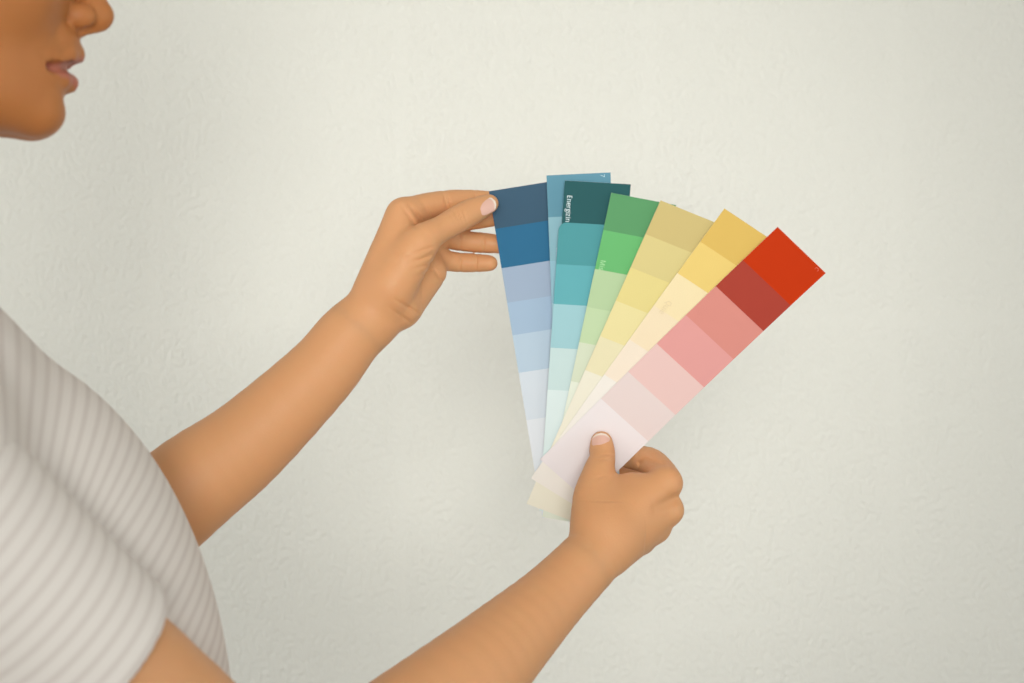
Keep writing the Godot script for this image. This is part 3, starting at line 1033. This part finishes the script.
func head(f: Field, o: Vector3, b: Basis) -> void:
	var s := 0.001
	# skull, face and jaw
	f.egg(o + b * Vector3(-78, 100, 0) * s, b, Vector3(93, 90, 74) * s, 0.010)
	f.egg(o + b * Vector3(-38, 50, 0) * s, b, Vector3(50, 72, 60) * s, 0.020)
	f.egg(o + b * Vector3(-40, -14, 0) * s, b, Vector3(46, 30, 44) * s, 0.016)
	f.egg(o + b * Vector3(-6, 38, 0) * s, b, Vector3(16, 20, 30) * s, 0.010)
	f.egg(o + b * Vector3(-4, -28, 0) * s, b, Vector3(15, 15, 21) * s, 0.010)
	f.egg(o + b * Vector3(-10, 2, 0) * s, b, Vector3(22, 28, 30) * s, 0.012)
	f.egg(o + b * Vector3(4, 15, 0) * s, b, Vector3(16, 13, 22) * s, 0.006)
	for g in [-1.0, 1.0]:
		f.cone(o + b * Vector3(-10, -29, 13 * g) * s, 0.014, o + b * Vector3(-74, -14, 45 * g) * s, 0.015, 0.012)
		f.cone(o + b * Vector3(-74, -14, 45 * g) * s, 0.015, o + b * Vector3(-88, 45, 55 * g) * s, 0.016, 0.014)
		f.egg(o + b * Vector3(-22, 42, 36 * g) * s, b, Vector3(22, 20, 20) * s, 0.016)
		f.cone(o + b * Vector3(6, 90, 12 * g) * s, 0.009, o + b * Vector3(-12, 90, 44 * g) * s, 0.008, 0.012)
		f.egg(o + b * Vector3(8, 70, 32 * g) * s, b, Vector3(14, 11, 17) * s, 0.010, true)
		f.egg(o + b * Vector3(-92, 50, 68 * g) * s, b * Basis(Vector3.UP, 0.35 * g), Vector3(17, 31, 6) * s, 0.006)
		f.egg(o + b * Vector3(-86, 50, 75 * g) * s, b, Vector3(8, 17, 5) * s, 0.004, true)
	f.cone(o + b * Vector3(-92, -10, 0) * s, 0.046, o + b * Vector3(-102, -140, 0) * s, 0.052, 0.014)
	# nose
	f.cone(o + b * Vector3(6, 80, 0) * s, 0.008, o + b * Vector3(27, 43, 0) * s, 0.0088, 0.010)
	f.cone(o + b * Vector3(28, 40, 0) * s, 0.0092, o + b * Vector3(32, 36, 0) * s, 0.0092, 0.004)
	f.cone(o + b * Vector3(31, 31, 0) * s, 0.0055, o + b * Vector3(20, 26, 0) * s, 0.0050, 0.004)
	for g in [-1.0, 1.0]:
		f.egg(o + b * Vector3(19, 32.5, 10 * g) * s, b, Vector3(9.5, 8.0, 6.5) * s, 0.004)
		f.egg(o + b * Vector3(25, 25.0, 6.5 * g) * s, b, Vector3(6.0, 3.4, 3.2) * s, 0.002, true)
		f.crease(o + b * Vector3(9, 40, 13 * g) * s, o + b * Vector3(8.5, 27, 14 * g) * s, 0.0026, 0.0012)
		f.crease(o + b * Vector3(4, 26, 20 * g) * s, o + b * Vector3(-6, 2, 31 * g) * s, 0.0045, 0.0008)
	# lips: the corners sit a little lower than the middle
	for g in [-1.0, 1.0]:
		f.cone(o + b * Vector3(17, 9.5, 2 * g) * s, 0.0056, o + b * Vector3(11, 6, 13 * g) * s, 0.0048, 0.004)
		f.cone(o + b * Vector3(11, 6, 13 * g) * s, 0.0046, o + b * Vector3(0, -3, 25 * g) * s, 0.0030, 0.004)
		f.cone(o + b * Vector3(11.6, -8.5, 0) * s, 0.0066, o + b * Vector3(6.5, -8.5, 12 * g) * s, 0.0056, 0.004)
		f.cone(o + b * Vector3(6.5, -8.5, 12 * g) * s, 0.0056, o + b * Vector3(-2, -5, 24 * g) * s, 0.0030, 0.004)
		f.crease(o + b * Vector3(17, 1.0, 0) * s, o + b * Vector3(11, -0.5, 13 * g) * s, 0.0028, 0.0070)
		f.crease(o + b * Vector3(11, -0.5, 13 * g) * s, o + b * Vector3(0.5, -3.8, 26 * g) * s, 0.0026, 0.0060)
		f.egg(o + b * Vector3(2, -3.6, 25.5 * g) * s, b, Vector3(8, 2.8, 6) * s, 0.003, true)
	f.crease(o + b * Vector3(13, -20, -12) * s, o + b * Vector3(13, -20, 12) * s, 0.005, 0.0022)

# ------------------------------------------------------------------ t-shirt
func shirt_material() -> StandardMaterial3D:
	var im := Image.create(256, 8, false, Image.FORMAT_RGB8)
	for x in 256:
		var u := x / 256.0
		var t := smoothstep(0.18, 0.34, u) * (1.0 - smoothstep(0.56, 0.72, u))
		var c := Color8(222, 213, 204).lerp(Color8(210, 199, 190), t)
		for y in 8:
			im.set_pixel(x, y, c)
	var m := plain(Color.WHITE, 0.95)
	m.albedo_texture = ImageTexture.create_from_image(im)
	m.rim_enabled = true
	m.rim = 0.1
	m.metallic_specular = 0.2
	return m

func shirt(root: Node, m: Vector3, tb: Basis) -> void:
	var up := Vector3.UP
	var ft := tb.x
	var rt := tb.z
	var mat := shirt_material()
	var rs := Vector3(-0.3211, 1.2212, 0.5600)
	var re := Vector3(-0.1354, 1.0031, 0.4250)
	var ls := Vector3(-0.4699, 1.2788, 0.3100)
	var le := Vector3(-0.2884, 1.1461, 0.2800)
	var fan := FanStripes.new()
	fan.at = Vector3(-0.3187, 1.1225, 0.4400)
	fan.dir = Vector3(0.92, 0, -0.39)
	var c0 := Vector3(m.x, 1.030, m.z)
	var f := Field.new(Vector3(-0.70, 0.78, 0.10), Vector3(-0.08, 1.42, 0.74), 0.0058)
	f.egg(c0 + ft * 0.030, tb, Vector3(0.181, 0.276, 0.170), 0.02)
	f.egg(m + ft * 0.012 + up * 0.028, tb, Vector3(0.062, 0.064, 0.115), 0.03)
	f.egg(Vector3(m.x, 0.90, m.z) + ft * 0.010, tb, Vector3(0.140, 0.22, 0.170), 0.04)
	f.cone(m - rt * 0.14 + up * 0.01 - ft * 0.04, 0.048, m + up * 0.085 - ft * 0.035, 0.064, 0.03)
	f.cone(m + rt * 0.14 + up * 0.01 - ft * 0.04, 0.048, m + up * 0.085 - ft * 0.035, 0.064, 0.03)
	f.cone(m + rt * 0.12 - ft * 0.02, 0.050, m + up * 0.05 - ft * 0.02, 0.060, 0.02)
	f.cone(m - rt * 0.12 - ft * 0.02, 0.050, m + up * 0.05 - ft * 0.02, 0.060, 0.02)
	f.cone(ls, 0.058, ls + (m - ls) * 0.5, 0.07, 0.03)
	f.cone(rs, 0.058, rs + (m - rs) * 0.5, 0.07, 0.03)
	f.bore(m + up * 0.14 - ft * 0.010, 0.062, m + up * 0.24, 0.066, 0.006)
	f.slice(Vector3(0, 0.80, 0), Vector3.DOWN, 0.006)
	# folds running from the armhole over the chest
	f.crease(Vector3(-0.2469, 1.2474, 0.5400), Vector3(-0.2768, 1.3065, 0.5000), 0.012, 0.004)
	f.crease(Vector3(-0.2202, 1.2046, 0.5400), Vector3(-0.2543, 1.2671, 0.5000), 0.011, 0.004)
	f.crease(Vector3(-0.1794, 1.1363, 0.5200), Vector3(-0.1900, 1.1786, 0.5100), 0.010, 0.003)
	var s := Surf.new()
	f.mesh(s, fan)
	var sh := put("t_shirt", s.build(), mat, root)
	for q in [[rs, re, 0.47], [ls, le, 0.62]]:
		var a: Vector3 = q[0]
		var e: Vector3 = q[1]
		var d := (e - a).normalized()
		var hem := a + (e - a) * float(q[2])
		var ring := RingStripes.new()
		ring.at = a
		ring.dir = d
		var lo := a.min(hem) - Vector3.ONE * 0.12
		var hi := a.max(hem) + Vector3.ONE * 0.12
		f = Field.new(lo, hi, 0.0027)
		f.cone(a, 0.062, hem + d * 0.08, 0.0490, 0.02)
		f.crease(Vector3(-0.2289, 1.2451, 0.5800), Vector3(-0.2137, 1.2096, 0.5800), 0.010, 0.004)
		f.crease(Vector3(-0.2570, 1.2367, 0.6000), Vector3(-0.2225, 1.2220, 0.6000), 0.012, 0.003)
		f.slice(hem, d, 0.003)
		f.bore(hem - d * 0.03, 0.0455, hem + d * 0.10, 0.0455, 0.0015)
		var ss := Surf.new()
		f.mesh(ss, ring)
		put("sleeve", ss.build(), mat, sh)
